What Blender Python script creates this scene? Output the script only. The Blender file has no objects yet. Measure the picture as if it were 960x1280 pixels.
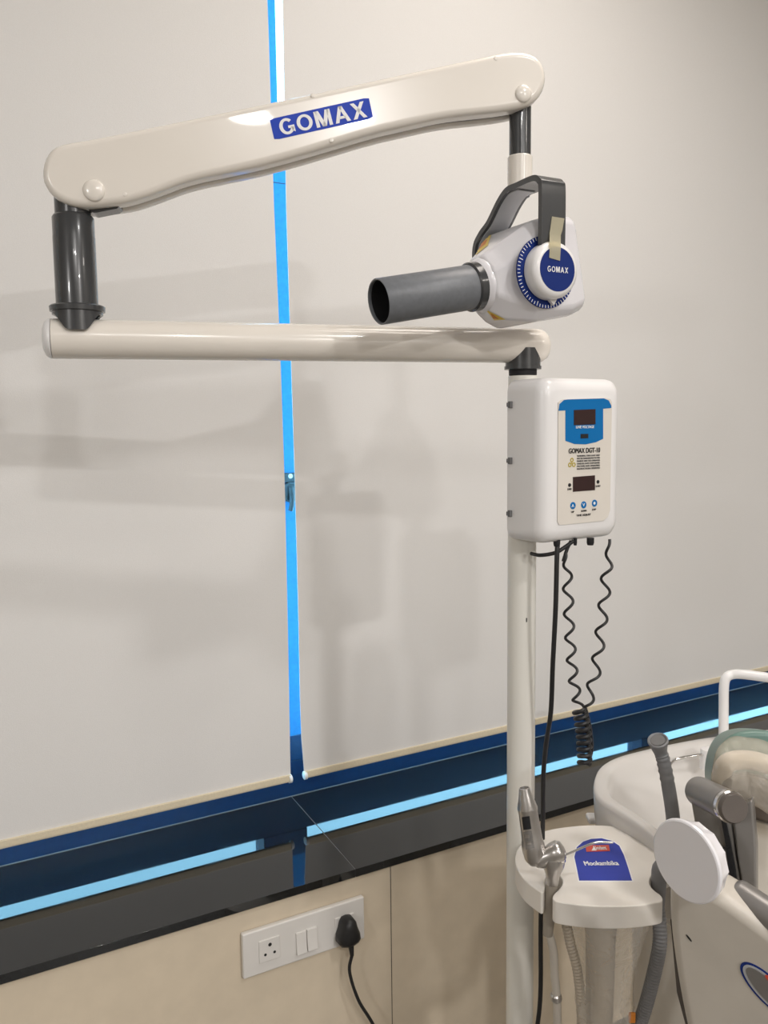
import bpy, bmesh, math, random
from mathutils import Vector as V, Matrix
from mathutils.bvhtree import BVHTree
random.seed(4)
S = bpy.context.scene
COL = S.collection
PI = math.pi

# ---------------------------------------------------------------- camera
F = 1050.0; TH = math.radians(61.0); PT = math.radians(5.9); RL = -0.012
CAM = V((0, 0, 1.6)); UP = V((0, 0, 1))
FH = V((math.cos(TH), math.sin(TH), 0)); RT = V((math.sin(TH), -math.cos(TH), 0))
FW = FH * math.cos(PT) - UP * math.sin(PT); UU = FH * math.sin(PT) + UP * math.cos(PT)
R2 = RT * math.cos(RL) + UU * math.sin(RL); U2 = UU * math.cos(RL) - RT * math.sin(RL)
cd = bpy.data.cameras.new('camera'); cam = bpy.data.objects.new('camera', cd); COL.objects.link(cam)
cd.sensor_fit = 'VERTICAL'; cd.sensor_height = 32.0; cd.lens = F / 1280 * 32.0; cd.clip_start = 0.02
cam.matrix_world = Matrix(((R2.x, U2.x, -FW.x, CAM.x), (R2.y, U2.y, -FW.y, CAM.y), (R2.z, U2.z, -FW.z, CAM.z), (0, 0, 0, 1)))
S.camera = cam
S.view_settings.view_transform = 'Standard'; S.view_settings.look = 'None'
S.view_settings.gamma = 1; S.view_settings.use_curve_mapping = False
S.view_settings.exposure = 0.0

# ---------------------------------------------------------------- daylight (world) and ceiling lamps, plus added fill lights
w = bpy.data.worlds.new('World'); S.world = w; w.use_nodes = True
bg = w.node_tree.nodes['Background']; bg.inputs[0].default_value = (0.34, 0.74, 1.0, 1); bg.inputs[1].default_value = 7.5
def lamp(name, loc, power, size, col, aim=None):
    d = bpy.data.lights.new(name, 'AREA'); d.shape = 'DISK'; d.size = size; d.energy = power; d.color = col
    o = bpy.data.objects.new(name, d); COL.objects.link(o); o.location = loc
    if aim is not None:
        o.rotation_euler = (V(aim) - V(loc)).to_track_quat('-Z', 'Y').to_euler()
    return o
WARM = (1.0, 0.93, 0.85); NEUT = (1.0, 0.97, 0.945)
lamp('ceiling_lamp_main', (1.05, -3.6, 3.18), 108, 0.26, NEUT)
lamp('ceiling_lamp_middle', (-0.11, -2.05, 3.18), 40, 0.20, NEUT)
lamp('ceiling_lamp_small', (-0.62, -1.93, 3.18), 9, 0.22, NEUT)
lamp('ceiling_lamp_near', (0.95, -0.65, 3.18), 18, 0.20, NEUT)
lamp('wall_lamp_left', (-2.4, -0.97, 2.55), 17, 0.22, NEUT, (2.0, 1.85, 1.5))
lamp('fill_right', (2.6, -1.9, 3.18), 18, 0.5, WARM)  # unseen fill, added to brighten the right side of the wall
lamp('fill_by_window', (1.3, 0.85, 3.18), 19, 0.9, (1.0, 0.91, 0.83))  # broad unseen fill, added so the blinds get brighter towards the top

# ---------------------------------------------------------------- pixel / plane layout helpers
def ray(x, y): return FW + R2 * ((x - 480) / F) + U2 * ((640 - y) / F)
def onY(x, y, Y):
    d = ray(x, y); return CAM + d * (Y / d.y)
def onZ(x, y, Z):
    d = ray(x, y); return CAM + d * ((Z - CAM.z) / d.z)
def dep(x, y, z): return CAM + ray(x, y) * z
def onP(x, y, P0, N):
    d = ray(x, y); return CAM + d * ((P0 - CAM).dot(N) / d.dot(N))
def local(x):   # horizontal right / away directions seen at image column x
    d = ray(x, 532); a = V((d.x, d.y, 0)).normalized(); return V((a.y, -a.x, 0)), a

# ---------------------------------------------------------------- materials
def mat(name, col, rough=0.5, metal=0.0, bump=0.0, scale=60, var=0.0, coat=0.0, spec=0.5, alpha=None, trans=0.0, sss=0.0):
    m = bpy.data.materials.new(name); m.use_nodes = True
    nt = m.node_tree; b = nt.nodes['Principled BSDF']
    b.inputs['Base Color'].default_value = (*col, 1); b.inputs['Roughness'].default_value = rough
    b.inputs['Metallic'].default_value = metal; b.inputs['Coat Weight'].default_value = coat
    b.inputs['Specular IOR Level'].default_value = spec
    b.inputs['Transmission Weight'].default_value = trans
    if alpha is not None: b.inputs['Alpha'].default_value = alpha
    tc = nt.nodes.new('ShaderNodeTexCoord'); n = nt.nodes.new('ShaderNodeTexNoise')
    n.inputs['Scale'].default_value = scale; n.inputs['Detail'].default_value = 4
    nt.links.new(tc.outputs['Object'], n.inputs['Vector'])
    if var > 0:
        r = nt.nodes.new('ShaderNodeValToRGB')
        r.color_ramp.elements[0].position = 0.3; r.color_ramp.elements[1].position = 0.7
        r.color_ramp.elements[0].color = (*[c * (1 - var) for c in col], 1)
        r.color_ramp.elements[1].color = (*[min(1, c * (1 + var)) for c in col], 1)
        nt.links.new(n.outputs['Fac'], r.inputs['Fac']); nt.links.new(r.outputs['Color'], b.inputs['Base Color'])
    if bump > 0:
        bp = nt.nodes.new('ShaderNodeBump'); bp.inputs['Strength'].default_value = bump; bp.inputs['Distance'].default_value = 0.002
        nt.links.new(n.outputs['Fac'], bp.inputs['Height']); nt.links.new(bp.outputs['Normal'], b.inputs['Normal'])
    return m
M = {}
M['wall'] = mat('wall_paint', (0.66, 0.57, 0.44), 0.55, bump=0.12, scale=25, var=0.03)
M['room'] = mat('room_paint', (0.52, 0.50, 0.47), 0.8, bump=0.1, scale=20, var=0.02)
M['floor'] = mat('floor_vinyl', (0.16, 0.145, 0.125), 0.4, scale=8, var=0.08)
M['blind'] = mat('blind_fabric', (0.76, 0.755, 0.745), 0.75, bump=0.15, scale=600, var=0.015, spec=0.25)
M['hem'] = mat('blind_hem', (0.70, 0.62, 0.46), 0.6, scale=200, var=0.05)
M['white_cap'] = mat('white_cap', (0.85, 0.86, 0.86), 0.4, scale=50)
M['navy'] = mat('navy_frame_and_shade', (0.003, 0.032, 0.10), 0.4, scale=60, var=0.1)
M['film'] = mat('blue_film', (0.014, 0.19, 0.44), 0.35, scale=90, var=0.10, bump=0.1)
M['dark_line'] = mat('dark_line', (0.03, 0.05, 0.08), 0.6)
M['seal'] = mat('seal', (0.10, 0.085, 0.07), 0.8, scale=300, var=0.4)
M['enamel'] = mat('cream_enamel', (0.80, 0.755, 0.69), 0.22, scale=6, var=0.015, coat=0.3)
M['pole'] = mat('pole_enamel', (0.76, 0.745, 0.69), 0.30, scale=6, var=0.015, coat=0.2)
M['plastic'] = mat('white_plastic', (0.80, 0.79, 0.79), 0.28, scale=6, var=0.01, coat=0.2)
M['head'] = mat('head_shell', (0.76, 0.75, 0.78), 0.2, scale=6, var=0.01, coat=0.4)
M['tray'] = mat('tray_plastic', (0.78, 0.745, 0.69), 0.3, scale=6, var=0.01, coat=0.2)
M['body'] = mat('unit_body', (0.54, 0.50, 0.44), 0.4, scale=14, var=0.05, bump=0.08)
M['grey'] = mat('charcoal_paint', (0.045, 0.047, 0.05), 0.25, scale=40, var=0.06, coat=0.3)
M['cone'] = mat('cone_grey', (0.155, 0.165, 0.18), 0.4, scale=120, var=0.08, bump=0.1)
M['lightgrey'] = mat('light_grey_plastic', (0.42, 0.43, 0.45), 0.35, scale=30, var=0.03)
M['black'] = mat('black_rubber', (0.012, 0.012, 0.013), 0.45, scale=60, var=0.1)
M['inner'] = mat('inner_black', (0.006, 0.006, 0.008), 0.7)
M['hose'] = mat('hose_grey', (0.20, 0.20, 0.205), 0.5, scale=80, var=0.05)
M['chrome'] = mat('chrome', (0.75, 0.74, 0.73), 0.16, metal=1, scale=60, var=0.04)
M['steel'] = mat('brushed_steel', (0.52, 0.50, 0.48), 0.30, metal=0.9, scale=80, var=0.06)
M['satin'] = mat('satin_grey', (0.24, 0.23, 0.22), 0.35, metal=0.4, scale=30, var=0.05)
M['sblue'] = mat('sticker_blue', (0.015, 0.055, 0.46), 0.35, spec=0.15)
M['dblue'] = mat('dial_blue', (0.012, 0.03, 0.17), 0.35, spec=0.15)
M['pblue'] = mat('panel_blue', (0.004, 0.15, 0.42), 0.35, spec=0.15)
M['tblue'] = mat('tray_label_blue', (0.035, 0.055, 0.36), 0.4, spec=0.15)
M['swhite'] = mat('print_white', (0.85, 0.85, 0.85), 0.4)
M['sblack'] = mat('print_black', (0.015, 0.015, 0.015), 0.5)
M['sgrey'] = mat('print_grey', (0.13, 0.13, 0.13), 0.5)
M['yellow'] = mat('sticker_yellow', (0.75, 0.55, 0.08), 0.4)
M['olive'] = mat('print_yellow', (0.42, 0.33, 0.01), 0.5)
M['orange'] = mat('orange_print', (0.60, 0.20, 0.02), 0.5)
M['red'] = mat('sticker_red', (0.62, 0.07, 0.04), 0.4)
M['led'] = mat('dark_red_display', (0.022, 0.003, 0.003), 0.3)
M['panel'] = mat('panel_overlay', (0.70, 0.66, 0.60), 0.35, scale=20, var=0.01)
M['teal'] = mat('teal_vinyl', (0.12, 0.21, 0.18), 0.35, scale=30, var=0.1, bump=0.2)
M['beige'] = mat('beige_post', (0.45, 0.39, 0.31), 0.5, scale=14, var=0.08)
M['taupe'] = mat('taupe_plastic', (0.30, 0.265, 0.22), 0.5, scale=30, var=0.06)
M['brown'] = mat('brown_grey', (0.10, 0.085, 0.075), 0.35, scale=20, var=0.1)
M['socket'] = mat('socket_white', (0.70, 0.68, 0.65), 0.3, scale=20, var=0.01)
# granite
def granite():
    m = bpy.data.materials.new('black_granite'); m.use_nodes = True; nt = m.node_tree; b = nt.nodes['Principled BSDF']
    tc = nt.nodes.new('ShaderNodeTexCoord'); n = nt.nodes.new('ShaderNodeTexNoise'); n.inputs['Scale'].default_value = 220; n.inputs['Detail'].default_value = 6
    r = nt.nodes.new('ShaderNodeValToRGB'); e = r.color_ramp.elements
    e[0].position = 0.40; e[0].color = (0.004, 0.005, 0.006, 1); e[1].position = 0.78; e[1].color = (0.018, 0.021, 0.023, 1)
    nt.links.new(tc.outputs['Object'], n.inputs['Vector']); nt.links.new(n.outputs['Fac'], r.inputs['Fac']); nt.links.new(r.outputs['Color'], b.inputs['Base Color'])
    n2 = nt.nodes.new('ShaderNodeTexNoise'); n2.inputs['Scale'].default_value = 14
    mr = nt.nodes.new('ShaderNodeMapRange'); mr.inputs[1].default_value = 0.3; mr.inputs[2].default_value = 0.75; mr.inputs[3].default_value = 0.02; mr.inputs[4].default_value = 0.07
    nt.links.new(tc.outputs['Object'], n2.inputs['Vector']); nt.links.new(n2.outputs['Fac'], mr.inputs[0]); nt.links.new(mr.outputs[0], b.inputs['Roughness'])
    b.inputs['Specular IOR Level'].default_value = 0.6
    return m
M['granite'] = granite()
def thin_clear(name, tint, opacity, rough=0.1, bump=0.0):
    m = bpy.data.materials.new(name); m.use_nodes = True; nt = m.node_tree; nt.nodes.clear()
    o = nt.nodes.new('ShaderNodeOutputMaterial'); t = nt.nodes.new('ShaderNodeBsdfTransparent'); t.inputs[0].default_value = (*tint, 1)
    p = nt.nodes.new('ShaderNodeBsdfPrincipled'); p.inputs['Base Color'].default_value = (*tint, 1); p.inputs['Roughness'].default_value = rough
    mx = nt.nodes.new('ShaderNodeMixShader'); mx.inputs[0].default_value = opacity
    nt.links.new(t.outputs[0], mx.inputs[1]); nt.links.new(p.outputs[0], mx.inputs[2]); nt.links.new(mx.outputs[0], o.inputs[0])
    if bump:
        tc = nt.nodes.new('ShaderNodeTexCoord'); n = nt.nodes.new('ShaderNodeTexNoise'); n.inputs['Scale'].default_value = 35; n.inputs['Detail'].default_value = 5; n.inputs['Distortion'].default_value = 1.5
        bp = nt.nodes.new('ShaderNodeBump'); bp.inputs['Strength'].default_value = bump; bp.inputs['Distance'].default_value = 0.01
        nt.links.new(tc.outputs['Object'], n.inputs['Vector']); nt.links.new(n.outputs['Fac'], bp.inputs['Height']); nt.links.new(bp.outputs[0], p.inputs['Normal'])
    return m
M['glass'] = thin_clear('window_glass', (0.95, 0.98, 1.0), 0.06, 0.02)
M['wrap'] = thin_clear('plastic_wrap', (0.84, 0.80, 0.73), 0.22, 0.12, 0.45)
M['bag'] = thin_clear('clear_plastic', (0.90, 0.88, 0.84), 0.27, 0.12, 0.4)
M['tape'] = thin_clear('clear_tape', (0.82, 0.78, 0.62), 0.36, 0.3)

# ---------------------------------------------------------------- object helpers
ORG = {}
def link(name, bm, m, parent=None, origin=None, smooth=35, bevel=0.0, seg=3, alim=35):
    bmesh.ops.remove_doubles(bm, verts=bm.verts, dist=1e-6)
    bmesh.ops.recalc_face_normals(bm, faces=bm.faces)
    if origin is None:
        if parent is None:
            zs = [v.co for v in bm.verts]
            origin = V(((min(c.x for c in zs) + max(c.x for c in zs)) / 2, (min(c.y for c in zs) + max(c.y for c in zs)) / 2, min(c.z for c in zs)))
        else:
            s = V((0, 0, 0))
            for v in bm.verts: s += v.co
            origin = s / max(1, len(bm.verts))
    bmesh.ops.translate(bm, verts=bm.verts, vec=-origin)
    me = bpy.data.meshes.new(name); bm.to_mesh(me); bm.free()
    for p in me.polygons: p.use_smooth = True
    me.set_sharp_from_angle(angle=math.radians(smooth))
    me.materials.append(m)
    o = bpy.data.objects.new(name, me); COL.objects.link(o)
    ORG[o.name] = origin
    if parent is not None:
        o.parent = parent; o.location = origin - ORG[parent.name]
    else: o.location = origin
    if bevel > 0:
        md = o.modifiers.new('bevel', 'BEVEL'); md.width = bevel; md.segments = seg; md.limit_method = 'ANGLE'; md.angle_limit = math.radians(alim)
        wn = o.modifiers.new('normals', 'WEIGHTED_NORMAL'); wn.keep_sharp = False; wn.weight = 60
    return o
def thing(name, loc, label, cat, group=None):
    o = bpy.data.objects.new(name, None); COL.objects.link(o); o.location = loc; ORG[o.name] = V(loc); o.empty_display_size = 0.05
    return tag(o, label, cat, group)
def tag(o, label, cat, group=None):
    o['label'] = label; o['category'] = cat
    if group: o['group'] = group
    return o
def struct(o): o['kind'] = 'structure'; return o
def bbox(bm, c, ax, d):
    """box with centre c, axes ax (3 unit vectors), full sizes d"""
    vs = []
    for sx in (-1, 1):
        for sy in (-1, 1):
            for sz in (-1, 1):
                vs.append(bm.verts.new(V(c) + ax[0] * (sx * d[0] / 2) + ax[1] * (sy * d[1] / 2) + ax[2] * (sz * d[2] / 2)))
    for f in ((0, 1, 3, 2), (4, 6, 7, 5), (0, 4, 5, 1), (2, 3, 7, 6), (0, 2, 6, 4), (1, 5, 7, 3)):
        bm.faces.new([vs[i] for i in f])
XYZ = (V((1, 0, 0)), V((0, 1, 0)), V((0, 0, 1)))
def abox(bm, x0, x1, y0, y1, z0, z1):
    bbox(bm, ((x0 + x1) / 2, (y0 + y1) / 2, (z0 + z1) / 2), XYZ, (x1 - x0, y1 - y0, z1 - z0))
def loft(bm, rings, caps=True, closed=False):
    R = [[bm.verts.new(p) for p in r] for r in rings]
    n = len(R[0])
    rng = range(len(R)) if closed else range(len(R) - 1)
    for i in rng:
        a, b = R[i], R[(i + 1) % len(R)]
        for k in range(n):
            try: bm.faces.new((a[k], a[(k + 1) % n], b[(k + 1) % n], b[k]))
            except ValueError: pass
    if caps and not closed:
        bm.faces.new(R[0][::-1]); bm.faces.new(R[-1])
def basis(d):
    d = V(d).normalized(); a = d.cross(UP if abs(d.z) < 0.9 else V((1, 0, 0))).normalized(); return d, a, d.cross(a).normalized()
def lathe(bm, p0, ax, prof, seg=48, caps=True):
    d, a, b = basis(ax)
    loft(bm, [[V(p0) + d * h + (a * math.cos(2 * PI * k / seg) + b * math.sin(2 * PI * k / seg)) * max(r, 1e-4) for k in range(seg)] for h, r in prof], caps)
def spline(P, n=8):
    P = [V(p) for p in P]; Q = [P[0] * 2 - P[1]] + P + [P[-1] * 2 - P[-2]]; out = []
    for i in range(1, len(Q) - 2):
        for k in range(n):
            t = k / n; a, b, c, d = Q[i - 1], Q[i], Q[i + 1], Q[i + 2]
            out.append(0.5 * ((2 * b) + (c - a) * t + (2 * a - 5 * b + 4 * c - d) * t * t + (3 * b - a - 3 * c + d) * t ** 3))
    out.append(P[-1]); return out
def sweep(bm, P, sec, up0=None, caps=True):
    """P points; sec(i) -> list of (a,b) offsets"""
    T = []
    for i in range(len(P)):
        T.append((P[min(i + 1, len(P) - 1)] - P[max(i - 1, 0)]).normalized())
    a = up0 if up0 is not None else basis(T[0])[1]
    rings = []
    for i, p in enumerate(P):
        a = (a - T[i] * a.dot(T[i])).normalized(); b = T[i].cross(a)
        rings.append([p + a * s + b * t for s, t in sec(i)])
    loft(bm, rings, caps)
def tube(bm, P, r, seg=16, caps=True):
    rr = (lambda i: r) if not callable(r) else r
    sweep(bm, P, lambda i: [(rr(i) * math.cos(2 * PI * k / seg), rr(i) * math.sin(2 * PI * k / seg)) for k in range(seg)], caps=caps)
def prism(bm, pts, ext):
    loft(bm, [pts, [p + ext for p in pts]])
def chaikin(pts, it=2):
    for _ in range(it):
        q = []
        for i in range(len(pts)):
            a, b = pts[i], pts[(i + 1) % len(pts)]
            q += [a * 0.75 + b * 0.25, a * 0.25 + b * 0.75]
        pts = q
    return pts
def text(s, ctr, xd, yd, wd, ht, m, parent, name='lettering', bold=0.0, thick=0.0004, track=1.0):
    """lettering as thin raised mesh, fitted to wd x ht around ctr (ht None keeps the ratio)"""
    cu = bpy.data.curves.new('t', 'FONT'); cu.body = s;  cu.resolution_u = 3; cu.space_character = track
    cu.extrude = 0.5
    to = bpy.data.objects.new('t', cu); COL.objects.link(to)
    dg = bpy.context.evaluated_depsgraph_get(); me = bpy.data.meshes.new_from_object(to.evaluated_get(dg))
    bpy.data.objects.remove(to); bpy.data.curves.remove(cu)
    bm = bmesh.new(); bm.from_mesh(me); bpy.data.meshes.remove(me)
    xs = [v.co.x for v in bm.verts]; ys = [v.co.y for v in bm.verts]
    cx, cy = (min(xs) + max(xs)) / 2, (min(ys) + max(ys)) / 2; sx = wd / (max(xs) - min(xs)); sy = ht / (max(ys) - min(ys)) if ht else sx
    nd = xd.cross(yd).normalized()
    if bold:
        g0 = bm.verts[:] + bm.edges[:] + bm.faces[:]
        for k_, (dx_, dy_) in enumerate(((1, 0), (-1, 0), (0, .6), (0, -.6))):
            r_ = bmesh.ops.duplicate(bm, geom=g0); bmesh.ops.translate(bm, verts=[e for e in r_['geom'] if isinstance(e, bmesh.types.BMVert)], vec=(dx_ * bold * 1.8, dy_ * bold * 1.8, .3 * (k_ + 1)))
    for v in bm.verts:
        v.co = V(ctr) + xd * ((v.co.x - cx) * sx) + yd * ((v.co.y - cy) * sy) + nd * (v.co.z * thick)
    return link(name, bm, m, parent, smooth=20)
def gomax(ctr, xd, yd, wd, ht, m, parent, st=.20, gap=.16, thick=.0004):
    """the five letters in heavy sans strokes, fitted to wd x ht"""
    def ring(w_, a0, a1, n=28):
        P = []
        for k in range(n):
            t0 = math.radians(a0 + (a1 - a0) * k / n); t1 = math.radians(a0 + (a1 - a0) * (k + 1) / n); ri = (w_ / 2 - st, .5 - st * .82)
            P.append([(w_ / 2 + w_ / 2 * math.cos(t0), .5 + .5 * math.sin(t0)), (w_ / 2 + w_ / 2 * math.cos(t1), .5 + .5 * math.sin(t1)), (w_ / 2 + ri[0] * math.cos(t1), .5 + ri[1] * math.sin(t1)), (w_ / 2 + ri[0] * math.cos(t0), .5 + ri[1] * math.sin(t0))])
        return P
    def bar(x0, y0, x1, y1, h): return [(x0 - h, y0), (x0 + h, y0), (x1 + h, y1), (x1 - h, y1)]
    h = st / 2
    G = (ring(.86, 42, 348) + [[(.50, .52), (.86, .52), (.86, .36), (.50, .36)], [(.68, .36), (.86, .36), (.86, .09), (.68, .20)]], .86)
    O = (ring(.92, 0, 360), .92)
    Mm = ([bar(h, 0, h, 1, h), bar(.96 - h, 0, .96 - h, 1, h), bar(.48, 0, .17, 1, .115), bar(.48, 0, .79, 1, .115)], .96)
    A = ([bar(h + .01, 0, .46, 1, h * 1.08), bar(.91 - h, 0, .46, 1, h * 1.08), [(.24, .22), (.68, .22), (.63, .38), (.29, .38)]], .92)
    X = ([bar(h + .01, 0, .80 - h, 1, h * 1.15), bar(.81 - h, 0, h, 1, h * 1.15)], .82)
    tot = sum(q[1] for q in (G, O, Mm, A, X)) + gap * 4; bm = bmesh.new(); x = 0; nd = xd.cross(yd).normalized()
    for polys, w_ in (G, O, Mm, A, X):
        for P in polys:
            q = [V(ctr) + xd * ((x + a) / tot - .5) * wd + yd * (b - .5) * ht for a, b in P]
            prism(bm, q, nd * thick)
        x += w_ + gap
    return link('lettering', bm, m, parent, smooth=20)
def decal(pix, bvh, off=0.0006, seg=10):
    """patch following a surface: grid over a 4-corner region of that surface"""
    bm = bmesh.new(); G = []
    for i in range(seg + 1):
        row = []
        for j in range(seg + 1):
            s, t = i / seg, j / seg
            x = (1 - s) * (1 - t) * pix[0][0] + s * (1 - t) * pix[1][0] + s * t * pix[2][0] + (1 - s) * t * pix[3][0]
            y = (1 - s) * (1 - t) * pix[0][1] + s * (1 - t) * pix[1][1] + s * t * pix[2][1] + (1 - s) * t * pix[3][1]
            h = bvh.ray_cast(CAM, ray(x, y).normalized())
            row.append(bm.verts.new(h[0] + h[1] * off) if h[0] is not None else None)
        G.append(row)
    for i in range(seg):
        for j in range(seg):
            q = [G[i][j], G[i + 1][j], G[i + 1][j + 1], G[i][j + 1]]
            if all(q): bm.faces.new(q)
    # give it real thickness
    bmesh.ops.remove_doubles(bm, verts=bm.verts, dist=1e-6)
    return bm
def bvh_of(o):
    dg = bpy.context.evaluated_depsgraph_get(); dg.update()
    ev = o.evaluated_get(dg); me = ev.to_mesh()
    org = ORG[o.name]
    t = BVHTree.FromPolygons([v.co + org for v in me.vertices], [tuple(p.vertices) for p in me.polygons])
    ev.to_mesh_clear(); return t

# ================================================================ THE ROOM
X0, X1, Y0, YW, ZC = -2.6, 3.5, -4.4, 1.545, 3.2
WX0, WX1, WZ1 = -1.3, 3.3, 3.12
bm = bmesh.new(); abox(bm, X0, X1, Y0, 2.2, -0.1, 0); struct(link('floor', bm, M['floor']))
bm = bmesh.new(); abox(bm, X0, X1, Y0, 2.2, ZC, ZC + 0.1); struct(link('ceiling', bm, M['room']))
bm = bmesh.new(); abox(bm, X0 - 0.1, X0, Y0, 2.2, 0, ZC); struct(link('wall_left', bm, M['room']))
bm = bmesh.new(); abox(bm, X1, X1 + 0.1, Y0, 2.2, 0, ZC); struct(link('wall_right', bm, M['room']))
bm = bmesh.new(); abox(bm, X0 - .1, X1 + .1, Y0 - 0.1, Y0, 0, ZC); struct(link('wall_back', bm, M['room']))
JX = 0.862
SZ = 0.655
bm = bmesh.new()
abox(bm, X0, JX - 0.0012, YW, 2.0, 0, SZ - 0.018); abox(bm, JX + 0.0012, X1, YW, 2.0, 0, SZ - 0.018)
abox(bm, X0, WX0, YW, 2.0, SZ - 0.018, ZC); abox(bm, WX1, X1, YW, 2.0, SZ - 0.018, ZC); abox(bm, WX0, WX1, YW, 2.0, WZ1, ZC)
wf = struct(link('wall_front', bm, M['wall']))
bm = bmesh.new(); abox(bm, JX - 0.0013, JX + 0.0013, YW + 0.0008, YW + 0.3, 0, SZ - 0.018)
struct(link('trim_3', bm, M['seal']))
# granite sill in two slabs with a fine joint
ja, jb = onZ(370, 999, SZ).x, onZ(443, 1085, SZ).x
for nm, xa, xb, xc, xd_ in (('trim_1', WX0, ja - 0.0006, jb - 0.0006, WX0), ('trim_2', ja + 0.0006, WX1, WX1, jb + 0.0006)):
    bm = bmesh.new()
    q = [V((xa, 2.0, SZ)), V((xb, 2.0, SZ)), V((xc, 1.53, SZ)), V((xd_, 1.53, SZ))]
    prism(bm, q, V((0, 0, -0.018)))
    struct(link(nm, bm, M['granite'], bevel=0.0005, seg=1))
bm = bmesh.new(); q = [V((ja - .0006, 1.995, SZ - .0008)), V((ja + .0006, 1.995, SZ - .0008)), V((jb + .0006, 1.5325, SZ - .0008)), V((jb - .0006, 1.5325, SZ - .0008))]
prism(bm, q, V((0, 0, -0.015))); struct(link('trim_4', bm, mat('joint_grout', (0.22, 0.22, 0.22), 0.7)))

# window: blue-film covered frame, posts, panes, latch
YF = 1.93
POST = [(WX0, WX0 + 0.08), (0.711, 0.829), (2.03, 2.105), (WX1 - 0.08, WX1)]
bm = bmesh.new(); abox(bm, WX0, WX1, YF, 1.995, SZ, 0.748); win = struct(link('window_1', bm, M['navy'], bevel=0.002))
bm = bmesh.new(); abox(bm, WX0, WX1, YF, 1.995, WZ1 - 0.07, WZ1); link('top_rail', bm, M['film'], win, bevel=0.002)
for a, b in POST:
    bm = bmesh.new(); abox(bm, a, b, YF, 1.995, 0.748, WZ1 - 0.07) if a != 0.711 else (abox(bm, a, b, YF, 1.995, 0.748, 2.26), abox(bm, a, 0.796, YF, 1.995, 2.26, WZ1 - 0.07)); link('window_post', bm, M['film'], win, bevel=0.002)
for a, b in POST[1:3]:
    bm = bmesh.new(); abox(bm, a - .001, b + .001, YF - .001, 1.99, 0.748, 0.815); link('post_foot_shade', bm, M['navy'], win, bevel=0.002)  # darker blue stands in for the light fading near the sill
for a, b in ((POST[0][1], POST[1][0]), (POST[1][1], POST[2][0]), (POST[2][1], POST[3][0])):
    bm = bmesh.new(); abox(bm, a, b, 1.965, 1.970, 0.748, WZ1 - 0.07); link('glass_pane', bm, M['glass'], win)
bm = bmesh.new(); zz = onY(350, 229, YF).z; abox(bm, 0.711, 0.829, YF - 0.0006, YF, zz - 0.0012, zz + 0.0012); link('film_seam', bm, M['dark_line'], win)
bm = bmesh.new(); zz = SZ + 0.022; abox(bm, WX0, WX1, YF - 0.002, YF, SZ, SZ + 0.0018); link('seal_bead', bm, M['hose'], win)
# latch
L0 = onY(362, 596, YF); 
M['latch'] = mat('latch_metal', (0.06, 0.075, 0.08), 0.3, metal=0.4, scale=40, var=0.1)
bm = bmesh.new(); abox(bm, L0.x - 0.024, L0.x + 0.024, YF - 0.006, YF, L0.z - 0.014, L0.z + 0.010)
latch = link('latch', bm, M['latch'], win, bevel=0.002)
c = onY(362, 615, YF)
bm = bmesh.new(); lathe(bm, V((c.x, YF, c.z)), V((0, -1, 0)), [(0, .025), (.012, .025), (.016, .021), (.018, .0)], 32)
link('latch_cam', bm, M['latch'], latch)
bm = bmesh.new(); tube(bm, spline([V((c.x - .003, YF - .016, c.z + .012)), V((c.x - .004, YF - .024, c.z - .008)), V((c.x - .006, YF - .027, c.z - .028)), V((c.x - .009, YF - .024, c.z - .044))], 6), lambda i: .0075 - .0001 * i, 12)
link('latch_lever', bm, M['latch'], latch)
bm = bmesh.new(); lathe(bm, V((L0.x, YF - .006, L0.z + .002)), V((0, -1, 0)), [(0, .006), (.0015, .0055), (.002, .002), (.0012, .0005)], 20)
link('screw', bm, M['swhite'], latch)

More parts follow.
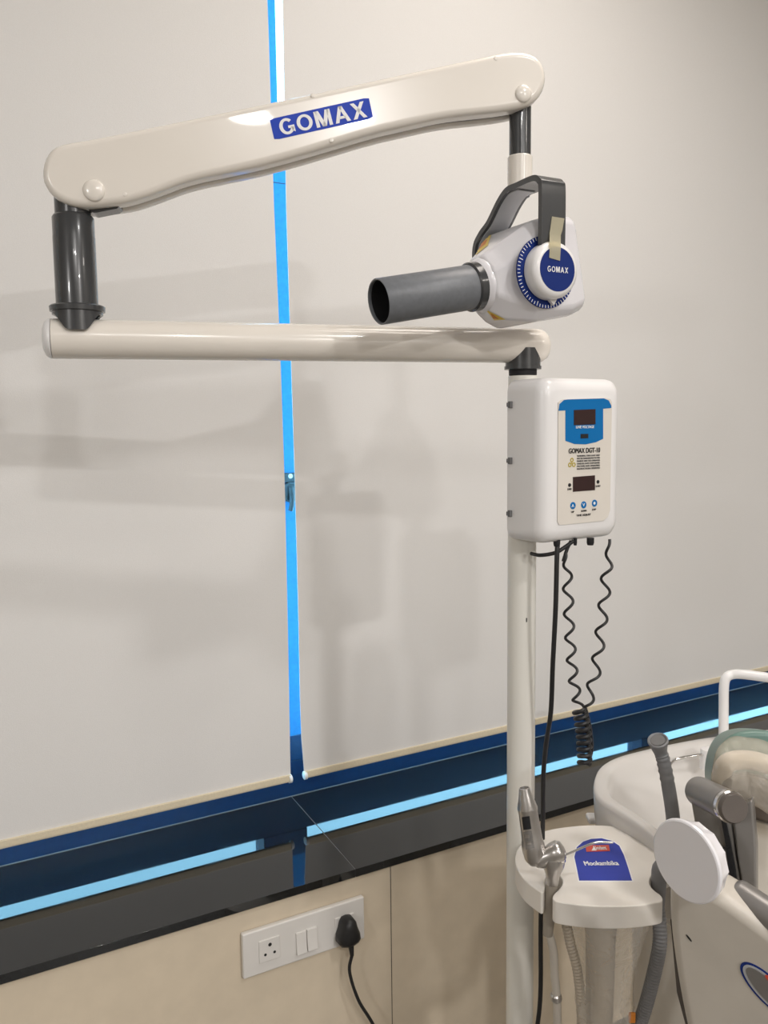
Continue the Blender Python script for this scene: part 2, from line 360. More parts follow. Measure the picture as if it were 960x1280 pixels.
# roller blinds
YB = 1.85; ZB = 0.739
for nm, xa, xb, lab in (('roller_blind', -1.25, None, 'large pale grey roller blind left of the narrow blue gap'), ('roller_blind', None, 3.25, 'large pale grey roller blind right of the narrow blue gap')):
    t = thing(nm, ((-0.3 if xa is not None else 2.0), YB, ZB), lab, 'roller blind')
    bm = bmesh.new()
    nz = 24
    left, rightx = [], []
    gapL = [(2.7, 0.741), (2.52, 0.745), (2.1, 0.748), (1.75, 0.755), (1.45, 0.758), (1.1, 0.757), (ZB, 0.7545)]
    gapR = [(2.7, 0.781), (2.5, 0.7805), (2.1, 0.778), (1.75, 0.781), (1.45, 0.784), (1.1, 0.785), (0.9, 0.784), (0.80, 0.7865), (ZB, 0.7915)]
    def ip(tab, z):
        for (za, a), (zb, b) in zip(tab, tab[1:]):
            if zb <= z <= za: return a + (b - a) * (za - z) / (za - zb)
        return tab[0][1] if z > tab[0][0] else tab[-1][1]
    rings = []
    for k in range(nz + 1):
        z = ZB + (3.07 - ZB) * k / nz
        a = xa if xa is not None else ip(gapR, z); b = xb if xb is not None else ip(gapL, z)
        rings.append([V((a, YB, z)), V((b, YB, z)), V((b, YB + .0012, z)), V((a, YB + .0012, z))])
    loft(bm, rings); link('fabric', bm, M['blind'], t)
    a = xa if xa is not None else gapR[-1][1]; b = xb if xb is not None else gapL[-1][1]
    bm = bmesh.new(); d_ = 10; hx = [(-.006, 0), (-.0055, .012), (.0055, .012), (.0065, 0), (.004, -.0065), (-.004, -.0065)]
    loft(bm, [[V((x, YB + .0006 + y, ZB + z)) for y, z in hx] for x in (a, b)])
    hem = link('bottom_bar', bm, M['hem'], t, bevel=.0015)
    ends = ((b, 1),) if xa is not None else ((a, -1),)
    for xe, sg in ends:
        bm = bmesh.new(); lathe(bm, V((xe, YB, ZB + .001)), V((sg, 0, 0)), [(-.005, .0105), (.0015, .0105), (.0035, .007)], 20); link('end_cap', bm, M['white_cap'], hem)
    bm = bmesh.new(); lathe(bm, V((a, YB + .030, 3.07)), V((1, 0, 0)), [(0, .022), (b - a, .022)], 24); link('roller_tube', bm, M['blind'], t)

# switch plate
NY = V((0, -1, 0))
p = [onY(303, 1170, 1.53), onY(455, 1122, 1.53), onY(305, 1228, 1.53)]
px0, px1, pz1, pz0 = 0.5125, 0.789, 0.586, 0.490
plate_t = thing('wall_socket_plate', ((px0 + px1) / 2, YW, pz0), 'white switch and socket plate fixed to the cream wall under the sill', 'socket plate')
bm = bmesh.new(); abox(bm, px0, px1, 1.532, YW, pz0, pz1); link('plate', bm, M['socket'], plate_t, bevel=.0035)
def pm(x, y): q = onY(x, y, 1.53); return q.x, q.z
def sock(x, y):
    cx, cz = pm(x, y)
    bm = bmesh.new(); abox(bm, cx - .0225, cx + .0225, 1.5295, 1.534, cz - .0235, cz + .0235); s = link('socket', bm, M['socket'], plate_t, bevel=.001)
    for dx, dz, r in ((0.001, .011, .0038), (-.0095, -.008, .0029), (.0105, -.008, .0029)):
        bm = bmesh.new(); lathe(bm, V((cx + dx, 1.5292, cz + dz)), V((0, 1, 0)), [(0, r), (.001, r)], 20); link('socket_hole', bm, M['sblack'], s)
    return cx, cz
sock(337, 1187); PCX, PCZ = sock(431, 1158)
for x, y in ((376.5, 1178), (390, 1173)):
    cx, cz = pm(x, y); bm = bmesh.new()
    loft(bm, [[V((cx - .0112, 1.533, z)), V((cx + .0112, 1.533, z)), V((cx + .0112, yy, z)), V((cx - .0112, yy, z))] for z, yy in ((cz - .023, 1.5240), (cz, 1.5275), (cz + .023, 1.5285))])
    link('rocker_switch', bm, M['socket'], plate_t, bevel=.001)
# plug and its cord
pt = thing('power_plug', (PCX, 1.515, PCZ - .03), 'black three-pin plug with cord pushed into the right socket of the plate', 'plug')
bm = bmesh.new(); rings = []
outl = [(0, .030), (.010, .028), (.0155, .020), (.019, .006), (.0245, -.008), (.026, -.020), (.020, -.029), (.009, -.033), (0, -.034)]
outl = outl + [(-x, z) for x, z in outl[-2:0:-1]]
for yy, sc in ((1.5285, .92), (1.522, 1.0), (1.506, .98), (1.499, .86), (1.494, .66), (1.492, .35)):
    rings.append([V((PCX + x * sc, yy, PCZ + z * sc)) for x, z in outl])
loft(bm, rings); link('plug_body', bm, M['black'], pt, smooth=60)
bm = bmesh.new(); c0 = V((PCX + .002, 1.506, PCZ - .030))
tube(bm, [c0, c0 + V((.001, 0, -.010)), c0 + V((.002, 0, -.024))], lambda i: (.0065, .0055, .0042)[i], 16); link('strain_relief', bm, M['black'], pt)
c1 = c0 + V((.002, 0, -.022)); e = onY(466, 1280, 1.50)
bm = bmesh.new(); tube(bm, spline([c1, onY(437, 1215, 1.506), onY(448, 1250, 1.503), e, e + V((.05, -.01, -.12)), e + V((.12, -.02, -.24)), V((e.x + .2, 1.44, .02)), V((e.x + .4, 1.40, .006))], 8), .0036, 12)
link('cord', bm, M['black'], pt)

# ================================================================ X-RAY UNIT
POLE = V((0.896, 1.131, 0)); PZ = dep(653, 470, 1.42).z
def polez(y): return onP(653, y, POLE, FH).z
xr = thing('dental_xray_unit', POLE, 'tall white dental x-ray unit on a pole with folding arms, tube head and control box', 'x-ray machine')
bm = bmesh.new(); lathe(bm, POLE, UP, [(0.03, .0243), (polez(470), .0243)], 48); pole = link('pole', bm, M['pole'], xr)
bm = bmesh.new(); lathe(bm, POLE, UP, [(0.0, .06), (.012, .06), (.016, .055), (.02, .03), (.05, .028)], 48); link('floor_base', bm, M['pole'], xr)
bm = bmesh.new(); a = polez(771); Rr, Aa = local(662); 
bbox(bm, POLE + Rr * .0085 - Aa * .0228 + UP * a, (Rr, Aa, UP), (.0018, .001, .007)); link('paint_chip', bm, M['sblack'], pole)
# arm
AZ = dep(657, 432, 1.42).z - 0.002
SP = V((*dep(97, 390, 1.21).xy, 0))
PX = V((POLE.x, POLE.y, 0)); AD = (PX - SP); AL = AD.length; AD.normalize(); AN = V((AD.y, -AD.x, 0))   # AN towards the camera
if AN.dot(FH) > 0: AN = -AN
AR = .0283
bm = bmesh.new(); A0 = SP + UP * AZ - AD * .036
lathe(bm, A0, AD, [(0, AR), (AL + .058, AR), (AL + .068, AR * .95), (AL + .076, AR * .78), (AL + .080, AR * .5), (AL + .081, AR * .1)], 64)
arm = link('horizontal_arm', bm, M['enamel'], xr, smooth=50)
bm = bmesh.new(); lathe(bm, A0, -AD, [(.0008, AR * 1.0), (.004, AR * .99), (.009, AR * .86), (.0125, AR * .55), (.0135, .001)], 64); link('end_cap', bm, M['plastic'], arm, smooth=50)
# collars hugging the arm
def collar(bm, base, z0, z1, r, up, wide):
    """cylinder from z0 whose far rim z follows a tab facing front/back: z1 at the tab, lower along the arm"""
    seg = 72; ringA, ringB, ringC, ringD = [], [], [], []
    for k in range(seg):
        a = 2 * PI * k / seg; d = AN * math.cos(a) + AD * math.sin(a)
        s = abs(math.sin(a)); t = min(1, max(0, (s - wide[0]) / (wide[1] - wide[0]))); t = t * t * (3 - 2 * t)
        ze = z1 + (up - z1) * t
        ringA.append(base + d * r + UP * z0); ringB.append(base + d * r + UP * ze)
        ringC.append(base + d * (r - .004) + UP * ze); ringD.append(base + d * (r - .004) + UP * z0)
    loft(bm, [ringA, ringB, ringC, ringD], closed=True)
zc = polez(458)
bm = bmesh.new(); collar(bm, PX, zc, polez(436), .0292, polez(450), (.30, .92)); link('lower_collar', bm, M['grey'], xr, smooth=50)
bm = bmesh.new(); lathe(bm, PX, UP, [(polez(462.5), .0265), (polez(462), .0308), (polez(458), .0308), (polez(457.5), .027)], 48); link('collar_flange', bm, M['grey'], xr)
bm = bmesh.new(); lathe(bm, PX, UP, [(polez(469), .0232), (polez(461), .0232)], 48); link('bearing_ring', bm, M['inner'], xr)
def spz(y): return onP(97, y, SP, FH).z
bm = bmesh.new(); collar(bm, SP, spz(389), spz(415), .0350, spz(394), (.32, .95)); link('elbow_collar', bm, M['grey'], xr, smooth=50)
bm = bmesh.new(); lathe(bm, SP, UP, [(spz(391), .034), (spz(390), .0380), (spz(384), .0385), (spz(382.5), .0365), (spz(382), .030)], 56); link('collar_flange', bm, M['grey'], xr)
bm = bmesh.new(); lathe(bm, SP, UP, [(spz(384), .0290), (spz(297), .0290), (spz(296), .0287), (spz(273), .0287), (spz(270), .0265), (spz(269), .0245), (spz(225), .0245)], 56); link('elbow_post', bm, M['grey'], xr)
# swing arm
ST = V((*dep(650, 190, 1.29).xy, 0)); SD = (ST - SP).normalized(); SN = V((SD.y, -SD.x, 0))
if SN.dot(FH) > 0: SN = -SN
PF = SP + SN * .034
out = [(52, 222), (52.5, 207), (57, 193), (66, 183), (80, 177.5), (110, 173), (180, 159), (345, 125), (480, 96), (605, 69), (628, 64), (650, 62), (668, 66), (679, 76), (684, 92), (682, 108), (675, 121), (664, 129), (652, 133.5), (630, 137.5), (600, 141), (570, 144), (545, 148), (510, 156), (470, 165), (400, 186), (340, 203), (290, 214), (250, 222), (225, 229), (205, 237), (180, 246), (160, 252), (140, 254.5), (120, 257), (102, 258), (84, 255), (67, 246), (57, 234)]
P3 = [onP(x, y, PF, SN) for x, y in out]
P3 = chaikin(P3, 1)
cen = sum(P3, V((0, 0, 0))) / len(P3)
bm = bmesh.new(); prism(bm, P3, -SN * .036); sw = link('swing_arm', bm, M['enamel'], xr, bevel=.010, seg=5, alim=50, smooth=60)
bm = bmesh.new(); prism(bm, [p - SN * .041 for p in P3], -SN * .027); link('rear_cover', bm, M['enamel'], sw, bevel=.009, seg=4, alim=50, smooth=60)
def inset(P, d):
    o = []
    n = len(P)
    for i in range(n):
        t = (P[(i + 1) % n] - P[i - 1]).normalized(); nn = t.cross(SN)
        if nn.dot(cen - P[i]) < 0 and False: nn = -nn
        o.append(P[i] + nn * d)
    return o
ti = inset(P3, .004); 
if (ti[0] - cen).length > (P3[0] - cen).length: ti = inset(P3, -.004)
bm = bmesh.new(); prism(bm, [p - SN * .034 for p in ti], -SN * .010); link('inner_frame', bm, M['inner'], sw)
PB = SP
q = [onP(x, y, PB + SN * .016, SN) for x, y in ((112, 248), (152, 244), (150, 257), (146, 260.5), (118, 266), (110, 262))]
bm = bmesh.new(); prism(bm, q, -SN * .032); link('pivot_bracket', bm, M['grey'], sw, bevel=.002)
for x, y, r in ((117.5, 238, .0150), (654, 117, .0125)):
    c = onP(x, y, PF, SN); bm = bmesh.new(); lathe(bm, c - SN * .001, SN, [(0, r), (.0018, r), (.004, r * .9), (.0055, r * .6), (.0060, .001)], 40); link('screw_cover', bm, M['enamel'], sw, smooth=50)
for x, y in ((391, 119.5), (156, 242.5), (414, 175), (620, 73)):
    c = onP(x, y, PF, SN); bm = bmesh.new(); lathe(bm, c - SN * .001, SN, [(0, .0035), (.0014, .0030), (.0018, .0012)], 16); link('moulding_stud', bm, M['enamel'], sw, smooth=50)
# sticker
q = [onP(x, y, PF + SN * .0005, SN) for x, y in ((337, 149), (461, 121.5), (466.5, 147.5), (343, 175))]
q = [q[0] * .95 + q[1] * .05, q[0] * .05 + q[1] * .95, q[1] * .95 + q[2] * .05, q[1] * .05 + q[2] * .95, q[2] * .95 + q[3] * .05, q[2] * .05 + q[3] * .95, q[3] * .95 + q[0] * .05, q[3] * .05 + q[0] * .95]
bm = bmesh.new(); prism(bm, q, -SN * .0009); st = link('brand_sticker', bm, M['sblue'], sw)
st['label'] = 'blue sticker with white brand lettering'
mid = onP(403.5, 148, PF + SN * .0008, SN); xd = (onP(458, 136, PF, SN) - onP(349, 160, PF, SN)); tw = xd.length; xd.normalize(); yd = SN.cross(xd)
th_ = (onP(401, 135.5, PF, SN) - onP(404.5, 160, PF, SN)).length
gomax(mid, xd, yd, tw * .985, th_ * .82, M['swhite'], st)
# drop stem, sleeve
def stz(y): return onP(650, y, ST, FH).z
bm = bmesh.new(); lathe(bm, ST, UP, [(stz(198), .0166), (stz(110), .0166)], 40); link('drop_stem', bm, M['grey'], xr)
bm = bmesh.new(); lathe(bm, ST, UP, [(stz(234), .0178), (stz(233), .0190), (stz(197), .0190), (stz(196), .0180)], 40); link('stem_sleeve', bm, M['enamel'], xr)
bm = bmesh.new(); lathe(bm, ST, UP, [(stz(246), .0150), (stz(238.5), .0155), (stz(237), .0185), (stz(234), .0185), (stz(233), .015)], 40); link('swivel_ring', bm, M['inner'], xr)

# ---- tube head
HA = dep(602, 357, 1.265); HB = dep(475, 377, 1.19); HC_ = (HB - HA).normalized()
HN = HC_.cross(UP).normalized()
if HN.dot(FH) > 0: HN = -HN
HU = HN.cross(HC_)
if HU.z < 0: HU = -HU
HO = HA - HC_ * .066
def hp(c, n, u): return HO + HC_ * c + HN * n + HU * u
def sect(c, a, bu, bd, k, off=0):
    """8-corner section: half-width a, up bu, down bd, chamfer k"""
    pts = [(a, -bd + k), (a, bu - k), (a - k, bu), (-a + k, bu), (-a, bu - k), (-a, -bd + k), (-a + k, -bd), (a - k, -bd)]
    return [hp(c + off * (1 if n > 0 else 0), n, u) for n, u in pts]
bm = bmesh.new()
loft(bm, [sect(-.082, .050, .062, .050, .010), sect(-.074, .064, .078, .062, .012), sect(-.045, .070, .082, .068, .012), sect(.000, .0705, .078, .068, .016),
          sect(.016, .070, .070, .067, .020), sect(.052, .049, .050, .056, .026), sect(.070, .040, .041, .041, .0238)])
head = link('tube_head', bm, M['head'], xr, bevel=.0055, seg=4, alim=10, smooth=45)
bm = bmesh.new(); lathe(bm, hp(.066, 0, 0), HC_, [(-.004, .0405), (.004, .0405), (.008, .0385), (.011, .036)], 48); link('neck_ring', bm, M['head'], head)
bm = bmesh.new(); lathe(bm, hp(.072, 0, 0), HC_, [(0, .0362), (.016, .0362), (.018, .0340)], 48); link('cone_collar', bm, M['grey'], head)
Lc = .241
bm = bmesh.new(); d, a_, b_ = basis(HC_); 
prof = [(.080, .0330), (Lc + .002, .0325), (Lc + .003, .0315), (Lc + .002, .0300), (.100, .0300), (.0995, .001)]
lathe(bm, hp(0, 0, 0), HC_, prof, 64); cone = link('position_cone', bm, M['cone'], head, smooth=50)
bm = bmesh.new(); lathe(bm, hp(0, 0, 0), HC_, [(Lc - .002, .0299), (.104, .0299), (.103, .001)], 64, caps=False); link('cone_lining', bm, M['inner'], cone, smooth=50)
# yoke
YZ = V((0, 0, 1)); YC = V((HC_.x, HC_.y, 0)).normalized()
YO = V((HO.x, HO.y, HO.z))
def yp(n, z, c=0): return YO + HN * n + UP * z + YC * c
ytop = stz(243) - YO.z
path = spline([yp(.084, -.012), yp(.084, .03), yp(.084, ytop - .020), yp(.080, ytop - .007), yp(.066, ytop), yp(.025, ytop), yp(0, ytop - .001), yp(-.022, ytop - .014), yp(-.048, ytop - .038), yp(-.072, ytop - .052), yp(-.087, ytop - .070), yp(-.087, .02), yp(-.087, -.01)], 6)
bm = bmesh.new(); wv = .0215
sweep(bm, path, lambda i: [(-wv, -.0042), (wv, -.0042), (wv, .0042), (-wv, .0042)], up0=YC)
yk = link('yoke', bm, M['grey'], xr, bevel=.003, seg=3, smooth=50)
bm = bmesh.new()
ip_ = path[30:62]; sweep(bm, [p + (yp(0, .03) - p).normalized() * .0049 for p in ip_], lambda i: [(-.016, -.001), (.016, -.001), (.016, .001), (-.016, .001)], up0=YC)
link('yoke_inlay', bm, M['lightgrey'], yk)
# dial
bm = bmesh.new(); lathe(bm, hp(0, .069, 0), HN, [(0, .052), (.0025, .052), (.003, .0515)], 72); dial = link('angle_scale', bm, M['dblue'], head)
bm = bmesh.new()
for k in range(60):
    a = 2 * PI * k / 60; d1 = HC_ * math.cos(a) + HU * math.sin(a); d2 = HC_ * -math.sin(a) + HU * math.cos(a)
    ln = .0045 if k % 5 else .007
    bbox(bm, hp(0, .0721, 0) + d1 * (.0515 - ln / 2), (d1, d2, HN), (ln, .0010, .0006))
link('scale_marks', bm, M['swhite'], dial)
bm = bmesh.new(); lathe(bm, hp(0, .073, 0), HN, [(0, .0405), (.016, .0405), (.021, .0385), (.024, .034), (.0245, .031)], 72); knob = link('dial_knob', bm, M['plastic'], head, smooth=50)
bm = bmesh.new(); prism(bm, [hp(.009, .074, -.038), hp(-.009, .074, -.038), hp(0, .074, -.049)], HN * .006); link('pointer', bm, M['plastic'], knob, bevel=.001)
bm = bmesh.new(); lathe(bm, hp(0, .0965, 0), HN, [(0, .0312), (.0016, .0312)], 64); disc = link('knob_disc', bm, M['dblue'], knob)
xdir = -YC; ydir = HN.cross(xdir)
if ydir.z < 0: ydir = -ydir
gomax(hp(0, .0983, -.0005), xdir, ydir, .037, .0080, M['swhite'], disc, st=.17, gap=.22)
bh = bvh_of(head)
def warn(px, m2, nm):
    bm = decal(px, bh, .0008); return link(nm, bm, M['yellow'], head)
w1 = warn([(598, 303), (614, 294), (610, 307), (595, 319)], 0, 'warning_sticker')
w2 = warn([(607, 386), (616, 391), (632, 399), (618, 400)], 0, 'warning_sticker')
bm = decal([(601, 305), (610, 299.5), (607, 306), (599, 312)], bh, .0012, 6); link('warning_print', bm, M['orange'], w1)
bm = decal([(613, 391), (617, 393), (624, 398), (617, 397.5)], bh, .0012, 6); link('warning_print', bm, M['orange'], w2)
# tape over yoke and knob
def tp(x, y, n): return onP(x, y, hp(0, n, 0), HN)
bm = bmesh.new(); rows = []
for (xa, xb, y, n) in ((690, 705.5, 271, .0892), (688, 703, 286, .0892), (687, 701, 292, .0895), (687, 701, 298, .0905), (687, 701, 304, .0975), (687, 701, 309, .0992), (687, 700.5, 316, .0992), (686.5, 700, 324, .0992)):
    rows.append([tp(xa, y + (1.5 if y < 300 else 0) - 2, n), tp(xb, y + 2, n), tp(xb, y + 2, n + .0003), tp(xa, y - (.5 if y < 300 else 2), n + .0003)])
loft(bm, rows); link('clear_tape', bm, M['tape'], head)

# ---- control box
Rl, Al = local(678); E1 = (Rl * .743 + Al * .669).normalized(); EN = (Rl * .669 - Al * .743).normalized()
CB = dep(678, 580, 1.31)
def fz(y): return onP(678, y, CB, FH).z
BW, BD = .176, .085; zt, zb = fz(471), fz(682)
CF = CB + E1 * (BW / 2)
def rrect(w_, h_, r, n=6):
    o = []
    for cx, cy, a0 in ((w_ / 2 - r, h_ / 2 - r, 0), (-w_ / 2 + r, h_ / 2 - r, 90), (-w_ / 2 + r, -h_ / 2 + r, 180), (w_ / 2 - r, -h_ / 2 + r, 270)):
        for k in range(n + 1):
            a = math.radians(a0 + 90 * k / n); o.append((cx + r * math.cos(a), cy + r * math.sin(a)))
    return o
zm = (zt + zb) / 2
bm = bmesh.new(); rings = []
for dpt, ins, r in ((-BD, 0.0, .020), (-.022, 0, .022), (-.012, .0025, .022), (-.005, .008, .020), (-.0015, .014, .017), (0, .021, .012)):
    rings.append([V((CF.x, CF.y, zm)) + E1 * x + UP * z + EN * dpt for x, z in rrect(BW - 2 * ins, zt - zb - 2 * ins, r)])
loft(bm, rings); box = link('control_box', bm, M['plastic'], xr, smooth=60)
PC = V((CF.x, CF.y, zm)) + EN * .0006
def bp_(x, y, off=0): return onP(x, y, PC + EN * off, EN)
def flat(name, pix, m, parent, off=0.0, t=.0006, sm=0):
    P = [bp_(x, y, off + t) for x, y in pix]
    if sm: P = chaikin(P, sm)
    bm = bmesh.new(); prism(bm, P, -EN * t); return link(name, bm, m, parent)
pa = bp_(697.5, 500); pb = bp_(765.5, 500)
pnl = flat('control_panel', [(698, 503), (701, 500), (706, 499), (757, 497.5), (763, 499), (765, 503), (762.5, 638), (760, 646), (754, 651), (704, 656), (699, 656), (697, 652)], M['panel'], box, 0, .0010)
pnl['label'] = 'cream control overlay with blue top shield'
flat('blue_shield', [(698.3, 513.5), (699.5, 505), (705, 500), (710, 499.3), (755, 498), (761, 500.5), (764.2, 507), (764.2, 510), (754, 511), (754, 548.5), (745, 552.8), (732, 555.5), (718, 555), (706.8, 551), (706.8, 513)], M['pblue'], pnl, .0010, .0004)
def disp(nm, x0, x1, yl0, yl1, sl, m, off=.0014):
    return flat(nm, [(x0, yl0), (x1, yl0 + sl), (x1, yl1 + sl), (x0, yl1)], m, pnl, off, .0006)
disp('voltage_display', 717.5, 744.5, 512.5, 531.5, -1.2, M['led']); disp('small_indicator', 726, 735.5, 542.5, 548, -.3, M['inner'])
disp('time_display', 716.3, 743.8, 596.3, 614.8, -2.2, M['led'], .001)
def ptxt(s, x0, x1, y0, y1, ht, m, bold=0, off=.0016):
    a = bp_(x0, y0, off); b = bp_(x1, y1, off); c = (a + b) / 2; xd = E1.copy(); 
    text(s, c, xd, UP, (b - a).length, ht, m, pnl, bold=bold, thick=.0003)
ptxt('LINE VOLTAGE', 720, 742.5, 534, 533.3, .0042, M['swhite'], .01, .0018)
ptxt('GOMAX DGT-10', 711, 750, 564.5, 561.5, .0078, M['sblack'], .018)
for i, s in enumerate(('WARNING: THIS X-RAY UNIT', 'MAY BE DANGEROUS TO THE', 'PATIENT AND THE OPERATOR', 'UNLESS SAFE EXPOSURE', 'FACTORS AND OPERATING', 'INSTRUCTIONS OBSERVED')):
    ptxt(s, 721.3, 749.8, 570.2 + i * 3.25, 568.6 + i * 3.15, .0026, M['sgrey'], .012)
ptxt('LINE', 709.5, 714.5, 611.5, 611.2, .0028, M['sblack'], .01); ptxt('X-RAY', 744.5, 750.5, 607.8, 607.3, .0028, M['sblack'], .01)
ptxt('UP', 714, 717.5, 640, 639.7, .0028, M['sblack'], .01); ptxt('DOWN', 726.5, 733, 638.8, 638.2, .0028, M['sblack'], .01); ptxt('EXP', 740.3, 745, 637, 636.6, .0028, M['sblack'], .01)
ptxt('TIME ADJUST', 720.5, 738.5, 644.7, 643.3, .0040, M['sblack'], .01)
for x, y in ((711.8, 606.3), (747.3, 602.3)):
    bm = bmesh.new(); lathe(bm, bp_(x, y, .001), EN, [(0, .0030), (.001, .0028), (.0016, .001)], 24); link('indicator_lamp', bm, M['inner'], pnl)
for x, y, s in ((716, 632, 'A'), (729.5, 631, 'V'), (743, 629, 'o')):
    bm = bmesh.new(); lathe(bm, bp_(x, y, .001), EN, [(0, .0058), (.0008, .0056)], 32); b_ = link('push_button', bm, M['pblue'], pnl)
    if s == 'o':
        bm = bmesh.new(); lathe(bm, bp_(x, y, .002), EN, [(0, .0026), (.0003, .0026)], 6); link('button_mark', bm, M['swhite'], b_)
    else: text(s, bp_(x, y, .002), E1, UP, .0050, .0050, M['swhite'], b_, name='button_mark', bold=.01, thick=.0003)
# radiation trefoil
tc0 = bp_(714.8, 579, .0012)
bm = bmesh.new()
for a0 in (90, 210, 330):
    c = tc0 + (E1 * math.cos(math.radians(a0)) + UP * math.sin(math.radians(a0))) * .0050
    ro, ri, seg = .0037, .0020, 20; rr = []
    for r, o_ in ((ri, 0), (ro, 0), (ro, .0003), (ri, .0003)):
        rr.append([c + EN * o_ + E1 * (r * math.cos(2 * PI * k / seg)) + UP * (r * math.sin(2 * PI * k / seg)) for k in range(seg)])
    loft(bm, rr, closed=True)
for a0 in (90, 210, 330):
    dd = E1 * math.cos(math.radians(a0)) + UP * math.sin(math.radians(a0)); bbox(bm, tc0 + dd * .0012 + EN * .00015, (dd, EN.cross(dd), EN), (.0024, .0009, .0003))
link('radiation_symbol', bm, M['olive'], pnl)
# rear clips, side hooks
for y in (506, 576, 642):
    c = onP(629.5, y, V((CF.x, CF.y, zm)) - EN * (BD - .008) - E1 * (BW / 2 + .002), FH); base = V((CF.x, CF.y, c.z)) - EN * (BD - .010) - E1 * (BW / 2)
    bm = bmesh.new(); bbox(bm, base - E1 * .002, (E1, EN, UP), (.006, .006, .011)); bbox(bm, base - E1 * .005 - EN * .003, (E1, EN, UP), (.003, .004, .007)); link('rear_clip', bm, M['sgrey'], box, bevel=.001)
for y, hh in ((523, .014), (540, .03)):
    c = V((CF.x, CF.y, fz(y))) + E1 * (BW / 2) - EN * .045
    bm = bmesh.new(); bbox(bm, c + E1 * .003, (E1, EN, UP), (.008, .014, hh)); link('switch_hook', bm, M['plastic'], box, bevel=.003)
# arm bracket from box to pole
bm = bmesh.new(); cpt = V((CF.x, CF.y, zm)) - EN * (BD + .004) - E1 * .03; bbox(bm, cpt, (E1, EN, UP), (.05, .016, .16)); link('mounting_bracket', bm, M['plastic'], box, bevel=.002)
# cable glands + cables under box
def ub(x, y, dd): return dep(x, y, dd)
for x, y, dd, r in ((696, 683, 1.36, .0055), (738, 675, 1.37, .006), (719, 679, 1.37, .003)):
    bm = bmesh.new(); c = ub(x, y, dd); lathe(bm, V((c.x, c.y, zb - .007)), UP, [(0, r * .8), (.004, r), (.012, r)], 20); link('cable_gland', bm, M['inner'], box)
bm = bmesh.new()
tube(bm, spline([ub(697, 678, 1.36), ub(696, 700, 1.36), ub(694.5, 760, 1.37), ub(691, 830, 1.39), ub(688.5, 890, 1.41), ub(682, 935, 1.43), ub(679, 975, 1.44), ub(678.5, 1030, 1.45), ub(676, 1150, 1.47), ub(672, 1280, 1.50), V((POLE.x + .03, POLE.y + .06, .3)), V((POLE.x + .10, POLE.y + .14, .015)), V((POLE.x + .22, POLE.y + .20, .012))], 8), .0040, 14)
link('power_cable', bm, M['black'], box)
bm = bmesh.new(); tube(bm, spline([ub(664, 692, 1.40), ub(676, 694, 1.38), ub(694, 691, 1.37), ub(706, 684, 1.37), ub(717, 676, 1.37)], 8), .0032, 12); link('link_cable', bm, M['black'], box)
bm = bmesh.new(); tube(bm, spline([ub(714, 676, 1.375), ub(709, 686, 1.375), ub(704, 702, 1.375)], 6), .0030, 10)
# coiled cord: a helix hung between two anchors, with a bunched coil at the bottom
def helix(ctrl, turns_at, rad, steps=14):
    """ctrl axis points (V), dense spline; phase accumulates by turns density"""
    ax = spline(ctrl, 40); out = []; ph = 0; n = len(ax)
    for i, p in enumerate(ax):
        t = i / (n - 1); T = (ax[min(i + 1, n - 1)] - ax[max(i - 1, 0)]); L = T.length / 2; T.normalize()
        ph += 2 * PI * L * turns_at(t); Rr_, Aa_ = local(730)
        a = (Rr_ - T * Rr_.dot(T)).normalized(); b = T.cross(a)
        out.append(p + (a * math.cos(ph) + b * math.sin(ph)) * rad(t))
    return out
ppm = 1050 / 1.38
h1 = helix([ub(707, 690, 1.375), ub(710, 740, 1.375), ub(712, 790, 1.375), ub(717, 850, 1.375), ub(724, 885, 1.375)], lambda t: (1 / .041 if t < .4 else 1 / (.041 - .014 * (t - .4) / .6)), lambda t: .0075 * min(1, t * 8))
h2 = helix([ub(762, 674, 1.375), ub(758, 720, 1.375), ub(752, 780, 1.375), ub(744, 840, 1.375), ub(733, 884, 1.375)], lambda t: 1 / .044, lambda t: .0080 * min(1, t * 5))
h3 = helix([ub(724, 886, 1.375), ub(727, 900, 1.375), ub(730, 925, 1.375), ub(731, 957, 1.375)], lambda t: 1 / .0105, lambda t: .0098)
h4 = [ub(735, 955, 1.39), ub(740, 935, 1.395), ub(737, 905, 1.39), ub(732, 886, 1.38)]
for q_ in (h1, h2): bm2 = bm; tube(bm2, q_, .0024, 8)
tube(bm, h3, .0035, 8); tube(bm, spline(h4, 6), .0028, 8)
link('coiled_cord', bm, M['black'], box)

# ================================================================ ASSISTANT TRAY
TZ = .885
trayc = onZ(745, 1080, TZ)
tray = thing('assistant_tray', (trayc.x, trayc.y, 0), 'round white assistant instrument tray with a blue label, in front of the pole', 'instrument tray')
tp_ = [(679, 1117), (671, 1112), (656, 1101), (647, 1088), (643, 1075), (646, 1061), (657, 1049), (674, 1040), (700, 1034), (740, 1030.5), (775, 1033), (806, 1040), (830, 1053), (842, 1070), (842, 1080), (834, 1085), (826, 1086), (817, 1090), (812, 1098), (812, 1106), (818, 1113), (827, 1119), (829, 1125), (824, 1128), (795, 1132), (760, 1133.5), (725, 1131.5), (697, 1127.5), (690.5, 1124), (691, 1118), (698, 1112), (703.5, 1105), (703, 1097), (695, 1091), (687, 1092), (681, 1098), (681.5, 1108)]
PT_ = chaikin([onZ(x, y, TZ) for x, y in tp_], 2)
bm = bmesh.new(); prism(bm, PT_, V((0, 0, -.036))); tb = link('tray_top', bm, M['tray'], tray, bevel=.0045, seg=4, alim=50, smooth=60)
